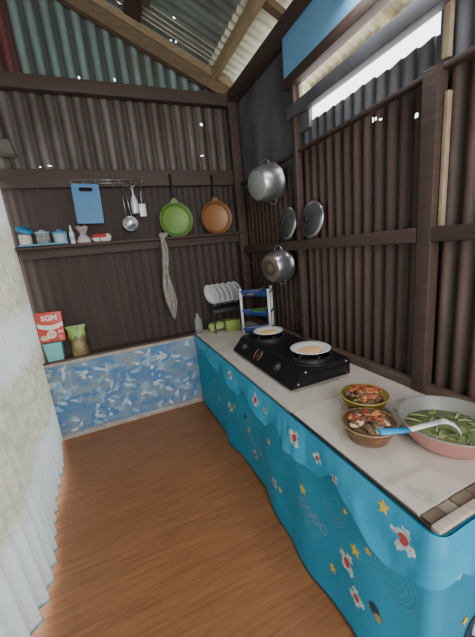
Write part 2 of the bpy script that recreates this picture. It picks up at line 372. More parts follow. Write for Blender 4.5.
# left wall: solid above, a curtained opening below
g = G()
sheet(g, 'y', -2.17, -5.2, .05, 2.28, 4.06, .01, 0); sheet(g, 'y', -2.17, -5.2, -3.4, 0, 2.3, .01, 0)
struct(g.obj('wall_left', 'zinc_dark', recalc=False))

def trim(name, a, b, m, bev=.004):
    g = G(); g.box(a, b, bev=bev); return struct(g.obj(name, m))
trim('trim_1', (-2.12, -.025, 1.63), (-.02, .02, 1.712), 'wood_rail')          # shelf apron
trim('trim_2', (-2.12, -.10, 1.705), (-.0, .02, 1.727), 'wood_rail')           # back shelf board
trim('trim_3', (-2.12, -.022, 2.19), (-.03, .016, 2.33), 'wood_rail')           # upper rail, back
trim('trim_4', (-2.12, -.055, 2.890), (.0, .016, 2.990), 'wood_rail')           # top plate, back
trim('trim_5', (-.075, -.07, .76), (.015, .01, 2.93), 'wood_dark')             # corner post
trim('trim_6', (-.045, -2.03, 1.505), (.014, -.07, 1.573), 'wood_rail')        # right middle rail
trim('trim_7', (-.045, -5.2, 1.505), (.014, -2.105, 1.568), 'wood_rail')
trim('trim_8', (-.032, -1.078, .70), (.016, -1.038, 2.61), 'wood_dark')         # stud between the lids
trim('trim_9', (-.045, -2.105, .755), (.016, -2.035, 2.20), 'wood_dark')          # big post
trim('trim_10', (-.012, -2.128, 1.57), (.014, -2.108, 2.10), 'wood_pink')       # raw strip beside it
trim('trim_11', (-.010, -2.118, 2.22), (.014, -2.088, 2.60), 'wood_pink')
trim('trim_12', (-.02, -5.2, 2.180), (.02, -.07, 2.200), 'wood_dark')          # upper rail, right
trim('trim_13', (-.07, -5.2, 2.915), (.03, .02, 3.005), 'wood_dark')           # wall plate under the roof
trim('trim_14', (-.05, -5.2, 2.598), (.02, -.98, 2.665), 'wood_dark')          # bar under the blue board
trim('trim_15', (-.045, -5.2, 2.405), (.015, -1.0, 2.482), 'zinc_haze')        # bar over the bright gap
trim('trim_16', (-.036, -5.2, .752), (.014, -.07, .80), 'wood_brown')           # ledger at the counter back
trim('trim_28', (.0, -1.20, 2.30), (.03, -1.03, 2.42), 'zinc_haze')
trim('trim_17', (.005, -1.10, 2.482), (.03, -1.066, 2.598), 'wood_pink')       # jamb
g = G(); g.box((-.035, -5.2, 2.66), (-.015, -.978, 2.925), bev=.003)
tag(g.obj('blue_board', 'blue_panel'), 'flat sky blue board closing the wall above the eave gap', 'board')
# the window-like gap has a pale lath and a cross stick
g = G(); g.box((.50, -5.2, 2.80), (.545, -.55, 2.852), bev=.004); g.box((.35, -5.2, 2.875), (.39, -.55, 2.915), bev=.004)
struct(g.obj('trim_18', 'wood_pale'))
g = G()
for y in (-1.42, -2.5):
    g.hexa([(.0, y - .03, ROOF(0) - .10), (.5, y - .03, ROOF(.5) - .10), (.5, y + .03, ROOF(.5) - .10), (.0, y + .03, ROOF(0) - .10),
            (.0, y - .03, ROOF(0) - .02), (.5, y - .03, ROOF(.5) - .02), (.5, y + .03, ROOF(.5) - .02), (.0, y + .03, ROOF(0) - .02)])
struct(g.obj('trim_19', 'wood_pale'))

# roof: corrugated sheets rising to the left, a teal field and a cream one brightened for eave daylight, and the eave outside
def roof_sheet(g, x0, x1, y0, y1, m, dz=0, amp=.009, holes=()):
    ny = round((y1 - y0) / PITCH * 8)
    if holes:
        xs = sorted([x0 + (x1 - x0) * i / 8 for i in range(9)] + [h[0] + k * h[2] for h in holes for k in (-1, 1)]); ys = [y0 + (y1 - y0) * i / ny for i in range(ny + 1)]
        vv = [[g.bm.verts.new((x, y, ROOF(x) + amp * math.sin(2 * PI * y / PITCH) + dz)) for y in ys] for x in xs]
        for i in range(len(xs) - 1):
            for j in range(ny):
                mx_, my_ = (xs[i] + xs[i + 1]) / 2, (ys[j] + ys[j + 1]) / 2
                if any(abs(mx_ - h[0]) < h[2] and abs(my_ - h[1]) < .0055 for h in holes): continue
                g.face([vv[i][j], vv[i + 1][j], vv[i + 1][j + 1], vv[i][j + 1]], m, True)
        return
    g.grid(lambda s, t: (x0 + (x1 - x0) * s, y0 + (y1 - y0) * t, ROOF(x0 + (x1 - x0) * s) + .009 * math.sin(2 * PI * (y0 + (y1 - y0) * t) / PITCH) + dz), 8, ny, m)
g = G(); roof_sheet(g, -2.25, -.16, -4.6, .35, 0, .03, .003, [(-.945, -.074, .009), (-.568, -.279, .009), (-.547, -.037, .006), (-.508, -.05, .005)]); roof_sheet(g, -.24, .06, -4.6, .35, 1)
struct(g.obj('ceiling', ['roof_teal', 'roof_cream'], recalc=False), 'corrugated zinc roof sheets over the kitchen', 'ceiling')
g = G(); roof_sheet(g, .05, .54, -5.2, .35, 0); struct(g.obj('ceiling_eave', 'eave', recalc=False))
def rake(name, x0, x1, y0, y1, d0, d1, m):
    g = G(); zz = lambda x, d: ROOF(x) + d
    g.hexa([(x0, y0, zz(x0, d0)), (x1, y0, zz(x1, d0)), (x1, y1, zz(x1, d0)), (x0, y1, zz(x0, d0)),
            (x0, y0, zz(x0, d1)), (x1, y0, zz(x1, d1)), (x1, y1, zz(x1, d1)), (x0, y1, zz(x0, d1))])
    return struct(g.obj(name, m))
rake('trim_20', -2.15, .02, -.05, .012, -.180, -.075, 'wood_mid')       # rake beam
rake('trim_21', -2.15, .0, -.07, .0, -.075, -.012, 'wood_tan')
g = G(); g.box((-.215, -4.6, 3.085), (-.165, .0, 3.17), bev=.004); struct(g.obj('trim_22', 'wood_pale'))        # purlin
rake('trim_23', -.8, .0, -.99, -.93, -.06, -.012, 'wood_mid')           # rafter near the plate
rake('trim_24', -.92, -.80, -.45, -.0, -.02, .02, 'wood_dark')
g = G()
for y in (-.10, -.15, -.205, -.265): g.tube([(-1.2, y, ROOF(-1.2) + .016), (-.215, y, ROOF(-.215) + .016)], .0028, 6)  # pale rods stand in for light showing between the roof sheets
struct(g.obj('trim_29', 'eave'), 'thin pale lines standing for light gaps in the roof sheets', 'light lines')
g = G(); g.box((-.83, -4.6, 3.37), (-.77, -.35, 3.45), bev=.004); struct(g.obj('trim_25', 'wood_mid'))

# low painted wall with its ledge
FY = -.113
g = G(); g.box((-2.14, FY, 0), (-.62, .02, .735))
def daub(u0, v0, L, W, a):
    n = 16; ph = random.random() * 6; ph2 = random.random() * 6
    pts = []
    for i in range(n):
        t = 2 * PI * i / n; k = 1 + .20 * math.sin(3 * t + ph) + .16 * math.sin(5 * t + ph2) + .07 * random.uniform(-1, 1)
        x = L * math.cos(t) * k; y = W * math.sin(t) * k
        pts.append((u0 + x * math.cos(a) - y * math.sin(a), min(.70, max(.06, v0 + x * math.sin(a) + y * math.cos(a)))))
    return pts
lay = 0
for mi, n, L0, L1, W0, W1 in ((3, 40, .03, .08, .018, .035), (2, 46, .02, .06, .012, .028), (3, 16, .02, .05, .01, .018), (2, 24, .015, .04, .008, .018), (1, 62, .012, .045, .008, .020)):
    for k in range(n):
        lay += 1; off = FY - .0008 - lay * .000012
        g.flat(daub(random.uniform(-2.05, -.76), random.uniform(.07, .68), random.uniform(L0, L1), random.uniform(W0, W1), random.choice((-.6, -.35, .5, .9, 1.3)) + random.uniform(-.3, .3)),
               lambda x, z, off=off: (x, off, z), mi)
g.box((-2.14, FY - .008, 0), (-.62, FY, .045), m=4, bev=.003)
g.box((-2.14, FY - .004, .708), (-.62, FY, .735), m=4)
struct(g.obj('wall_low', ['paint_base', 'paint_white', 'paint_light', 'paint_blue', 'cement']), 'low back wall daubed with blue and white paint', 'wall')
g = G(); g.box((-2.14, -.118, .735), (-.60, .02, .752), bev=.003); struct(g.obj('trim_26', 'ledge'), 'dark ledge on top of the low painted wall', 'ledge')

# ------------------------------------------------------------------ curtain
def curt(y, z):
    t = 1 - z / 2.25
    fl = .115 * min(1, max(0, -y / 1.4)) ** .9 * (.25 + .75 * t)
    ph = 2 * PI * (y / .105) + 1.2 * math.sin(y * 5 + 1)
    return -2.06 + fl + (.013 + .007 * t) * math.sin(ph) + .012 * t * math.sin(y * 7.3)
def hemz(y): return .02 + .014 * abs(math.sin(PI * y / .075)) + .02 * max(0, math.sin(y * 6))
g = G(); g.grid(lambda s, t: (curt(-.05 - 3.0 * s, hemz(-.05 - 3 * s) + (2.24 - hemz(-.05 - 3 * s)) * t), -.05 - 3.0 * s, hemz(-.05 - 3 * s) + (2.24 - hemz(-.05 - 3 * s)) * t), 420, 24)
ct = g.obj('curtain', 'curtain', recalc=False); tag(ct, 'pale floral curtain hanging full height along the left opening', 'curtain')
g = G(); g.grid(lambda s, t: (curt(-.05 - 3.0 * s, .03) + .002, -.05 - 3.0 * s, hemz(-.05 - 3 * s) - .004 + .016 * t), 420, 1)
plab(g.obj('hem', 'hem', ct, recalc=False), 'teal scalloped hem')
g = G(); g.tube([(-2.06, .02, 2.25), (-2.06, -3.2, 2.25)], .012); struct(g.obj('trim_27', 'wood_dark'))
g = G(); g.hexa([(-2.14, -.16, 2.42), (-1.89, -.10, 2.42), (-1.89, .0, 2.42), (-2.14, .0, 2.43), (-2.14, -.10, 2.53), (-1.92, -.06, 2.53), (-1.92, .0, 2.53), (-2.14, .0, 2.53)])
tag(g.obj('wall_block', 'bracket'), 'greyish wooden block fixed high on the back wall above the curtain', 'block')

# ------------------------------------------------------------------ counter and tablecloth
ct = thing('kitchen_counter', 'long wooden kitchen counter with a cream worktop along the right wall', 'counter', (-.35, -1.35, 0))
def W(p): return (p[0] + .35, p[1] + 1.35, p[2])
def cbox(g, a, b, **k): return g.box(W(a), W(b), **k)
g = G(); g.prism([(W((x, y, 0))[0], W((x, y, 0))[1]) for x, y in ((-.69, -.02), (-.016, -.02), (-.016, -1.86), (-.69, -1.892))], .022, T((0, 0, .728)))
plab(g.obj('worktop', 'worktop', ct), 'far cream worktop panel')
g = G(); g.prism([(W((x, y, 0))[0], W((x, y, 0))[1]) for x, y in ((-.688, -1.897), (-.016, -1.865), (-.016, -2.545), (-.684, -2.555))], .022, T((0, 0, .729)))
plab(g.obj('worktop', 'worktop', ct), 'near cream worktop panel')
g = G(); cbox(g, (-.694, -2.60, .742), (-.690, -1.893, .7515)); cbox(g, (-.684, -1.895, .72), (-.02, -1.890, .7485))
g.obj('edge_strip', 'edge_dark', ct)
g = G(); cbox(g, (-.69, -2.625, .715), (-.016, -2.598, .757), bev=.003); plab(g.obj('end_lath', 'lath', ct), 'pale lath along the near end')
g = G(); x = -.675
while x < -.03:
    w = random.uniform(.035, .075); d = random.uniform(.036, .043)
    cbox(g, (x, -2.557 - d, .715), (min(x + w, -.02), -2.557, .7475 + random.uniform(-.006, .003)), m=random.choice((0, 0, 1)), bev=.003); x += w + .004
g.obj('tile_strip', ['brick_a', 'brick_b'], ct)
g = G()
for x0 in (-.655, -.07):
    for y0 in (-2.55, -1.3, -.14): cbox(g, (x0, y0 - .04, 0), (x0 + .05, y0 + .01, .728))
for x0 in (-.655, -.07): cbox(g, (x0, -2.59, .66), (x0 + .04, -.1, .728))
g.obj('frame', 'wood_mid', ct)

S1 = 2.50; S2 = 3.18
def path(s):
    """outer line of the skirt seen from above: along the front, round the near corner, along the near end"""
    rc = .03
    if s < S1 - rc: return V((-.70, -.125 - s, 0)), V((-1, 0, 0))
    if s > S1 + rc: return V((-.70 + (s - S1), -2.628, 0)), V((0, -1, 0))
    a = (s - S1 + rc) / (2 * rc) * PI / 2
    return V((-.70 + rc - rc * math.cos(a), -2.628 + rc - rc * math.sin(a), 0)), V((-math.cos(a), -math.sin(a), 0))
def skirt(s, z, off=0):
    p, n = path(s); t = 1 - z / .748
    e = min(1, max(0, s / .25))
    fl = t * (.012 + .012 * math.sin(s * 8.3 + .6) + .006 * math.sin(s * 4.1 + 2.0) + .007 * math.sin(s * 17 + z * 3)) + .060 * t * t * math.exp(-((s - 2.02) / .30) ** 2) - .02 * t * math.exp(-((s - 1.25) / .3) ** 2)
    fl = max(fl, 0) * e + .002
    fl += .0025 * noise.noise(V((s * 9, z * 9, 0))) * e
    q = p + n * (max(fl, .0015) + off); return V((q.x, q.y, z))
def zb(s): return .022 + .012 * math.sin(s * 6.0)
g = G(); g.grid(lambda a, b: skirt(a * S2, zb(a * S2) + (.748 - zb(a * S2)) * b), 260, 22)
g.grid(lambda a, b: skirt(a * S2, zb(a * S2) - .010 + .014 * b, .002), 260, 1, 7)
K = dict(white=1, red=2, yellow=3, pale=4, lilac=5, dark=6, gold=8)
def on_skirt(off): return lambda s, z: skirt(s, z, off)
def star(s, z, R, place, g, mi):
    g.flat([(s + R * k * math.cos(a), z + R * k * math.sin(a)) for i in range(10) for k, a in [((1, .45)[i % 2], PI / 2 + i * PI / 5 + .2)]], place, mi)
def blossom(s, z, R, g, place, place2, tilt=0, mi=(1, 2, 3)):
    n = 36
    for dx, dz, k, red in ((0, 0, .70, 1), (.42, .50, .44, 0), (-.46, .42, .40, 0), (.36, -.52, .44, 0), (-.44, -.40, .36, 0)):
        ca, sa = math.cos(tilt), math.sin(tilt); x0, z0_ = s + R * (dx * ca - dz * sa), z + R * (dx * sa + dz * ca); r_ = R * k
        g.flat([(x0 + r_ * (.82 + .18 * math.cos(5 * t + tilt * 3)) * math.cos(t), z0_ + r_ * (.82 + .18 * math.cos(5 * t + tilt * 3)) * math.sin(t)) for t in [2 * PI * q / n for q in range(n)]], place, mi[0])
        g.flat([(x0 + a, z0_ + b) for a, b in circle(r_ * (.55 if red else .18), 12)], place2, mi[1] if red else mi[2])
def ring(s, z, R, w, g, place, mi, a0=0, a1=2 * PI):
    n = 22
    for i in range(n):
        A = a0 + (a1 - a0) * i / n; B = a0 + (a1 - a0) * (i + .72) / n
        g.face([g.bm.verts.new(place(s + q * math.cos(t), z + q * math.sin(t))) for q, t in ((R, A), (R + w, A), (R + w, B), (R, B))], mi)
def swirl(s, z, R, g, place):
    for k in (.3, .55, .8, 1): ring(s, z, R * k, .004, g, place, K['pale'], k * 3, k * 3 + 5)
P1, P2 = on_skirt(.0022), on_skirt(.0030)
SY = lambda y: -.125 - y      # world y on the front face -> distance along the skirt
for y, z, R in ((-1.10, .40, .026), (-1.66, .45, .024), (-2.00, .40, .03), (-2.34, .40, .03), (-2.40, .46, .018), (-2.28, .52, .016), (-1.35, .35, .022), (-.62, .42, .02), (-2.22, .18, .025), (-1.78, .22, .022)):
    star(SY(y), z, R, P1, g, K['yellow'])
for y, z, R in ((-2.21, .47, .065), (-2.50, .46, .085), (-2.08, .27, .055), (-1.52, .52, .05), (-1.0, .5, .05), (-1.85, .52, .045), (-.5, .25, .05)): swirl(SY(y), z, R, g, P1)
for y, z, R, tl in ((-2.30, .30, .055, .3), (-2.36, .20, .045, 1), (-1.02, .36, .05, .8), (-1.72, .22, .035, .2), (-.72, .30, .03, 0), (-1.42, .20, .04, .5)):
    blossom(SY(y), z, R * .9, g, P1, P2, tl)
for y, z in ((-2.44, .25), (-1.30, .42), (-2.55, .22)):
    g.flat([(SY(y) + a, z + b) for a, b in circle(.022, 12)], P1, K['dark']); g.flat([(SY(y) + .018 + a, z - .02 + b) for a, b in circle(.015, 10)], P2, K['gold'])
for y, z in ((-1.32, .30), (-1.38, .285), (-1.44, .275), (-1.50, .27), (-2.0, .33), (-2.05, .32), (-2.10, .315), (-2.15, .31)):
    ring(SY(y), z, .016, .008, g, P1, K['lilac']); g.flat([(SY(y) + a, z + .02 + b) for a, b in circle(.008, 8)], P1, K['pale'])
# near end of the skirt
N0 = S1 + .70   # s at world x = 0
for x, z, R in ((-.60, .60, .05), (-.47, .60, .032)): blossom(N0 + x, z, R, g, P1, P2, .6)
for x, z, R in ((-.56, .36, .022), (-.49, .42, .028), (-.38, .5, .03), (-.2, .4, .03)): star(N0 + x, z, R, P1, g, K['yellow'])
g.flat([(N0 - .50 + a, .27 + b) for a, b in circle(.065, 18)], P1, K['dark']); g.flat([(N0 - .485 + a * .8, .275 + b) for a, b in circle(.035, 14)], P2, K['white'])
swirl(N0 - .36, .33, .08, g, P1); blossom(N0 - .2, .58, .06, g, P1, P2, .2)
tc = g.obj('tablecloth', ['cloth', 'p_white', 'p_red', 'p_yellow', 'p_pale', 'p_lilac', 'p_dark', 'edge_dark', 'p_gold'], recalc=False)
tag(tc, 'bright blue printed tablecloth hung as a skirt round the counter', 'tablecloth')
# folded-over edge with its zigzag lower line
zig = [(0, .05), (.12, .06), (.22, .11), (.30, .06), (.46, .12), (.72, .16), (.80, .09), (1.0, .17), (1.12, .19), (1.2, .11), (1.38, .16), (1.52, .2), (1.6, .13), (1.78, .18), (2.0, .19), (2.08, .11), (2.2, .15), (2.36, .25), (2.46, .2), (2.56, .12), (2.66, .19), (2.78, .16), (2.9, .08), (3.18, .12)]
def depth(s):
    for (a, da), (b, db) in zip(zig, zig[1:]):
        if a <= s <= b: return da + (db - da) * (s - a) / (b - a)
    return .1
def flap(s, z, off=0):
    return skirt(s, z, .007 + off + .022 * (.75 - z) / .15 * (.6 + .5 * math.sin(s * 15)) + .016 * min(1, max(0, (.742 - z) / .05)) * abs(noise.noise(V((s * 11, z * 14, 2)))))
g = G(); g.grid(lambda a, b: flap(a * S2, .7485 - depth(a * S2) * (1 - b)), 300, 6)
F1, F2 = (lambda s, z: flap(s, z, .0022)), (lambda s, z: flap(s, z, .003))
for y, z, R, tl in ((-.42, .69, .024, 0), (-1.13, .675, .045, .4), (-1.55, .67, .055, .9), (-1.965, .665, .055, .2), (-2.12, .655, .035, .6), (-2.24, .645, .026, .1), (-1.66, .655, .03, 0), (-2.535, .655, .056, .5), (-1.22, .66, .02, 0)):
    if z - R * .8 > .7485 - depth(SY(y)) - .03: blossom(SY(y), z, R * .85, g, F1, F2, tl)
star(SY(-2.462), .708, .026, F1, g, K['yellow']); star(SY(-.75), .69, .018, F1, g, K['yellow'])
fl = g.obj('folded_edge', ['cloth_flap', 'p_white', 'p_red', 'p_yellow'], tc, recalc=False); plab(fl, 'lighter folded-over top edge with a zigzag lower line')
tc.data.materials  # keep
# ------------------------------------------------------------------ gas stove
st = thing('gas_stove', 'black two-burner tabletop gas stove on the counter', 'stove', (-.37, -1.305, .75))
x0, x1, y0, y1, h = -.215, .205, -.425, .425, .122
g = G()
sec = [(x0, .015), (x0 + .012, .03), (x0 + .085, h - .006), (x0 + .10, h), (x1 - .015, h), (x1, h - .02), (x1, .015)]
A = [g.bm.verts.new((x, y0, z)) for x, z in sec]; B = [g.bm.verts.new((x, y1, z)) for x, z in sec]
for i in range(len(sec)):
    j = (i + 1) % len(sec); g.face([A[i], A[j], B[j], B[i]], 0)
g.face(A, 0); g.face(B[::-1], 0)
bmesh.ops.bevel(g.bm, geom=[e for e in g.bm.edges], offset=.004, segments=2, affect='EDGES')
g.box((x0 + .12, y0 - .003, .035), (x1 - .03, y0, .085), bev=.001); g.box((x0 + .06, y0 - .005, .020), (x1 - .01, y0, .028), bev=.001)
g.obj('body', 'black', st)
for bx, by in ((.0, .195), (.01, -.31)):
    g = G(); g.lathe([(0, h + .004), (.03, h + .004), (.04, h + .016), (.052, h + .016), (.056, h), (.115, h + .001), (.128, h + .008), (.132, h)], 28)
    bo = g.obj('burner', 'iron', st); bo.location = (bx, by, 0); g = G()
    g.lathe([(.10, h + .006), (.106, h + .03), (.112, h + .03), (.116, h + .006)], 28)
    for k in range(6):
        a = k * PI / 3 + .3; g.tube([(bx * 0 + .112 * math.cos(a), .112 * math.sin(a), h + .012), (.108 * math.cos(a), .108 * math.sin(a), h + .045), (.04 * math.cos(a), .04 * math.sin(a), h + .045)], .005, 6)
    g.obj('pan_support', 'iron', bo)
nrm = RY(-math.atan2(h - .036, .073) - 0)
def on_front(y, k=.5): return T((x0 + .012 + .073 * k - .002, y, .03 + (h - .036) * k)) @ RY(-PI / 2 + math.atan2(.073, h - .036))
for by in (.29, -.20):
    g = G(); g.lathe([(.0, .020), (.018, .020), (.021, .016), (.023, .004), (.03, .003), (.031, -.002)], 20, mx=on_front(by)); kn = g.obj('knob', 'knob', st)
    g = G(); g.box((-.004, -.018, .018), (.004, .018, .026), mx=on_front(by)); g.obj('pointer', 'knob', kn)
g = G()
for sgn in (-1, 1):
    g.tube([on_front(.06) @ V((.036 * math.sin(a) * 1.0, sgn * (.018 + .022 * math.cos(a)), .001)) for a in [(-80 + 16 * i) * PI / 180 for i in range(11)]], .004, 6)
for dx in (-.010, .010): g.box((dx - .004, -.017, 0), (dx + .004, .017, .002), mx=on_front(.06))
plab(g.obj('emblem', 'gold', st), 'dull gold bracketed emblem')
for yy in (y0 + .05, y1 - .05):
    for xx in (x0 + .05, x1 - .05):
        g = G(); g.lathe([(.0, 0), (.014, 0), (.016, .018), (0, .018)], 12, mx=T((xx, yy, 0))); g.obj('foot', 'iron', st)
for q in ((x0 + .10, .10), (x1 - .03, .10), (x0 + .05, .04), (x1 - .03, .03)):
    g = G(); g.lathe([(0, .003), (.005, .003), (.006, 0)], 10, mx=T((q[0], y0, q[1])) @ RX(PI / 2)); plab(g.obj('screw', 'steel', st), 'bright side screw')
# plates lying on the burners, food on each plate
def plate_mesh(R, deep=.018):
    g = G(); g.lathe([(0, 0), (R * .55, 0), (R * .62, .002), (R * .97, deep), (R, deep + .001), (R * .97, deep + .004), (R * .64, .006), (R * .57, .004), (0, .004)], 40); return g
z0 = .75 + h + .0475
for px, py, R, lb, lb2 in ((-.372, -1.105, .112, 'white plate holding a peach batter round, on the far stove burner', 'peach coloured batter round on the far plate'),
                            (-.362, -1.612, .120, 'white plate holding a peach batter round, on the near stove burner', 'peach coloured batter round on the near plate')):
    o = plate_mesh(R).obj('dinner_plate', 'china', None, (px, py, z0)); tag(o, lb, 'plate', 'plates on the stove')
    g = G(); n = 22
    g.lathe([(0, .012), (R * .48, .0115), (R * .56, .009), (R * .59, .006), (R * .57, .0045), (0, .0045)], 26, sx=1.0, sy=.92)
    for v in g.bm.verts: v.co += V((noise.noise(v.co * 30) * .004, noise.noise(v.co * 30 + V((5, 0, 0))) * .004, noise.noise(v.co * 45) * .002 if v.co.z > .01 else 0))
    o = g.obj('batter_round', 'food_peach', None, (px, py, z0)); tag(o, lb2, 'food', 'food on the stove plates')

# ------------------------------------------------------------------ bowls and their food
def bowl(name, loc, R, rb, H, gm, rim, lab):
    t = thing(name, lab, 'bowl', loc)
    g = G(); g.lathe([(0, .006), (rb, .006), (rb * 1.35, H * .22), (R * .82, H * .6), (R * .985, H), (R, H), (R * .86, H * .56), (rb * 1.3, H * .1), (rb, 0), (0, 0)], 40)
    g.obj('body', gm, t)
    g = G(); g.tube([(R * math.cos(a), R * math.sin(a), H) for a in [2 * PI * i / 40 for i in range(40)]], .0028, 6, closed=True); g.obj('rim', rim, t)
    return t
bowl('glass_bowl', (-.392, -2.062, .75), .106, .05, .088, 'amber', 'amber_rim', 'amber glass bowl of red and green stir fry, behind the brown one')
bowl('glass_bowl', (-.532, -2.224, .75), .104, .058, .076, 'smoky', 'smoky_rim', 'brownish glass bowl of chunky chilli stew beside the ladle handle')
def heap(loc, R, zlo, zhi, kinds, n, seed, lab, name):
    random.seed(seed); g = G()
    g.lathe([(0, .010), (.042, .010), (R * .60, zlo * .42), (R * .80, zlo * .9), (R * .84, zlo), (R * .6, zlo + (zhi - zlo) * .5), (0, zhi)], 24, 2)
    for k in range(46):
        a = random.random() * 2 * PI; hh = random.uniform(.02, zlo); q = .040 + (R * .76 - .040) * (hh / zlo) ** .7 * .84
        mi, sz, sq = random.choice(kinds); g.blob((q * math.cos(a), q * math.sin(a), hh), sz * .62, mi, (sq, 1, .8), .5, k, a + PI / 2)
    for k in range(n):
        a = random.random() * 2 * PI; q = R * .74 * math.sqrt(random.random()); hh = zlo + (zhi - zlo) * (1 - (q / R) ** 2)
        mi, sz, sq = random.choice(kinds)
        if q < R * .42 and k % 3: mi = (0, 0, 1)[k % 3 if k % 2 else 0]
        g.blob((q * math.cos(a), q * math.sin(a), hh + sz * .3), sz * random.uniform(.7, 1.25), mi, (sq, 1, .7), .5, k, random.random() * PI)
    o = g.obj(name, ['f_red', 'f_orange', 'f_dark', 'f_green', 'f_pale', 'f_brown'], None, loc); tag(o, lab, 'food', kind='stuff')
heap((-.392, -2.062, .75), .098, .064, .112, [(0, .012, 1.7), (1, .009, 2.2), (2, .009, 2.4), (3, .009, 2.6), (2, .010, 1.8), (3, .010, 2), (0, .013, 1.3)], 80, 3, 'shredded red and olive stir fry filling the amber bowl', 'chilli_stir_fry')
heap((-.532, -2.224, .75), .097, .058, .092, [(0, .015, 1.4), (2, .017, 1.3), (1, .014, 1.5), (4, .014, 1.4), (5, .015, 1.4), (2, .013, 1.2), (5, .014, 1.2)], 64, 5, 'chunky red stew with browned pieces in the brown glass bowl', 'chilli_stew')
random.seed(21)
# wok
wk = thing('cooking_wok', 'wide pink wok of green vegetable soup on the near counter', 'wok', (-.300, -2.390, .75))
g = G(); R = .172
prof = [(0, 0), (.088, 0), (.118, .012), (.152, .05), (R, .100), (R + .004, .104), (R, .108), (R - .005, .104), (.147, .053), (.113, .016), (.085, .005), (0, .005)]
g.lathe(prof, 56, ms=[0, 0, 0, 0, 0, 1, 1, 1, 1, 1, 1])
g.obj('body', ['wok_out', 'wok_in'], wk)
for a0, nm in ((1.95, 'ear_handle'), (1.95 - PI, 'ear_handle')):
    g = G()
    d = V((math.cos(a0), math.sin(a0), 0)); e = V((-d.y, d.x, 0))
    out = [(-.062, -.010), (-.05, .010), (-.025, .021), (0, .024), (.025, .021), (.05, .010), (.062, -.010), (.03, -.001), (0, .001), (-.03, -.001)]
    mx = Matrix(((e.x, d.x, 0, d.x * (R - .003)), (e.y, d.y, 0, d.y * (R - .003)), (0, 0, 1, .098), (0, 0, 0, 1)))
    g.prism(out, .010, mx); g.obj(nm, 'wok_in', wk)
random.seed(22)
g = G(); n = 40
g.lathe([(0, .008), (.085, .008), (.112, .02), (.1445, .053), (.1445, .0545), (0, .056)], 40)
for k in range(64):
    a = random.random() * 2 * PI; q = .120 * math.sqrt(random.random()); c = V((q * math.cos(a), q * math.sin(a), .053 + random.uniform(0, .006)))
    b = random.random() * PI; L = random.uniform(.014, .034); d = V((math.cos(b), math.sin(b), random.uniform(-.2, .2)))
    if k % 5 < 3:
        w = V((-d.y, d.x, random.uniform(-.5, .5))) * L * random.uniform(.3, .5)
        pts = [c - d * L, c - d * L * .4 + w, c + d * L * .5 + w * .8, c + d * L, c + d * L * .5 - w * .8, c - d * L * .4 - w]
        g.flat([(p.x, p.y) for p in pts], lambda x, y, c=c, k=k: (x, y, c.z + .006 * math.sin(x * 90 + k) + .004 * math.cos(y * 110)), 1)
    else: g.tube([c - d * L, c + V((0, 0, .004)), c + d * L], .0042, 6, 2)
tag(g.obj('vegetable_soup', ['broth', 'greens', 'stems'], None, (-.300, -2.390, .75)), 'green leaf soup filling the pink wok', 'food', kind='stuff')
# ladle resting on the wok rim
ld = thing('soup_ladle', 'white ladle with a blue handle resting on the wok rim', 'ladle', (-.50, -2.39, .872))
pa, pb, pc = V((-.640, -2.372, .902)), V((-.520, -2.392, .880)), V((-.375, -2.402, .868))
off = V((-.50, -2.39, .872))
g = G(); g.tube([pa - off, (pa * .97 + pb * .03) - off, pa.lerp(pb, .5) - off, pb - off], [.009, .0165, .0155, .013], 12, flat=.5); plab(g.obj('handle', 'ladle_blue', ld), 'blue handle')
g = G(); g.tube([pb - off, pb.lerp(pc, .5) - off, pc - off], [.0115, .011, .0125], 10, flat=.5); g.obj('shaft', 'ladle_white', ld)
g = G(); g.tube([pc - off, V((-.350, -2.412, .868)) - off, V((-.331, -2.426, .856)) - off, V((-.322, -2.440, .836)) - off, V((-.322, -2.450, .812)) - off], [.011, .018, .021, .018, .006], 14, flat=.32); g.obj('scoop', 'ladle_white', ld)

# ------------------------------------------------------------------ back corner of the counter
rk = thing('plastic_shelf_rack', 'navy plastic three-tier rack with white legs behind the stove', 'rack', (-.165, -.56, .75))
cs = [V((-.300, -.465, 0)), V((-.145, -.725, 0)), V((-.015, -.540, 0))]
ct0 = V((-.165, -.56, 0)); cs = [c - ct0 for c in cs]
for c in cs:
    g = G(); g.tube([(c.x, c.y, 0), (c.x, c.y, .425)], .0125, 10); g.lathe([(0, 0), (.012, 0), (.014, .012), (.012, .015)], 10, mx=T((c.x, c.y, .423))); g.obj('leg', 'rack_white', rk)
def rrect(k, rad=.05, n=6):
    out = []
    for i in range(3):
        p = cs[i] * k; a = cs[i - 1] * k; b = cs[(i + 1) % 3] * k
        A = p + (a - p).normalized() * rad; B = p + (b - p).normalized() * rad
        for j in range(n + 1):
            t = j / n; out.append(A * (1 - t) ** 2 + p * 2 * t * (1 - t) + B * t * t)
    return out
random.seed(9)
for zt in (.012, .185, .367):
    g = G(); lo = rrect(.98); hi = rrect(1.16); hh = rrect(1.20)
    rows = [[(p.x, p.y, zt) for p in lo], [(p.x, p.y, zt + .045) for p in hi], [(p.x, p.y, zt + .052) for p in hh], [(p.x, p.y, zt + .040) for p in hh]]
    vs = [[g.bm.verts.new(p) for p in row] for row in rows]; n = len(lo)
    for a, b in zip(vs, vs[1:]):
        for i in range(n): g.face([a[i], a[(i + 1) % n], b[(i + 1) % n], b[i]], 0, True)
    g.face(vs[0], 0); g.obj('tier', 'rack_blue', rk)
o = plate_mesh(.085, .016).obj('side_plate', 'lime', None, (-.160, -.570, .9655)); tag(o, 'lime green plate on the middle tier of the navy rack', 'plate')
g = G(); g.tube([(-.10, -.05, .02), (0, .0, .035), (.10, .05, .06)], [.007, .006, .006], 8); g.lathe([(0, -.01), (.025, -.006), (.034, .006), (.03, .006), (0, -.004)], 16, mx=T((-.11, -.055, .02)))
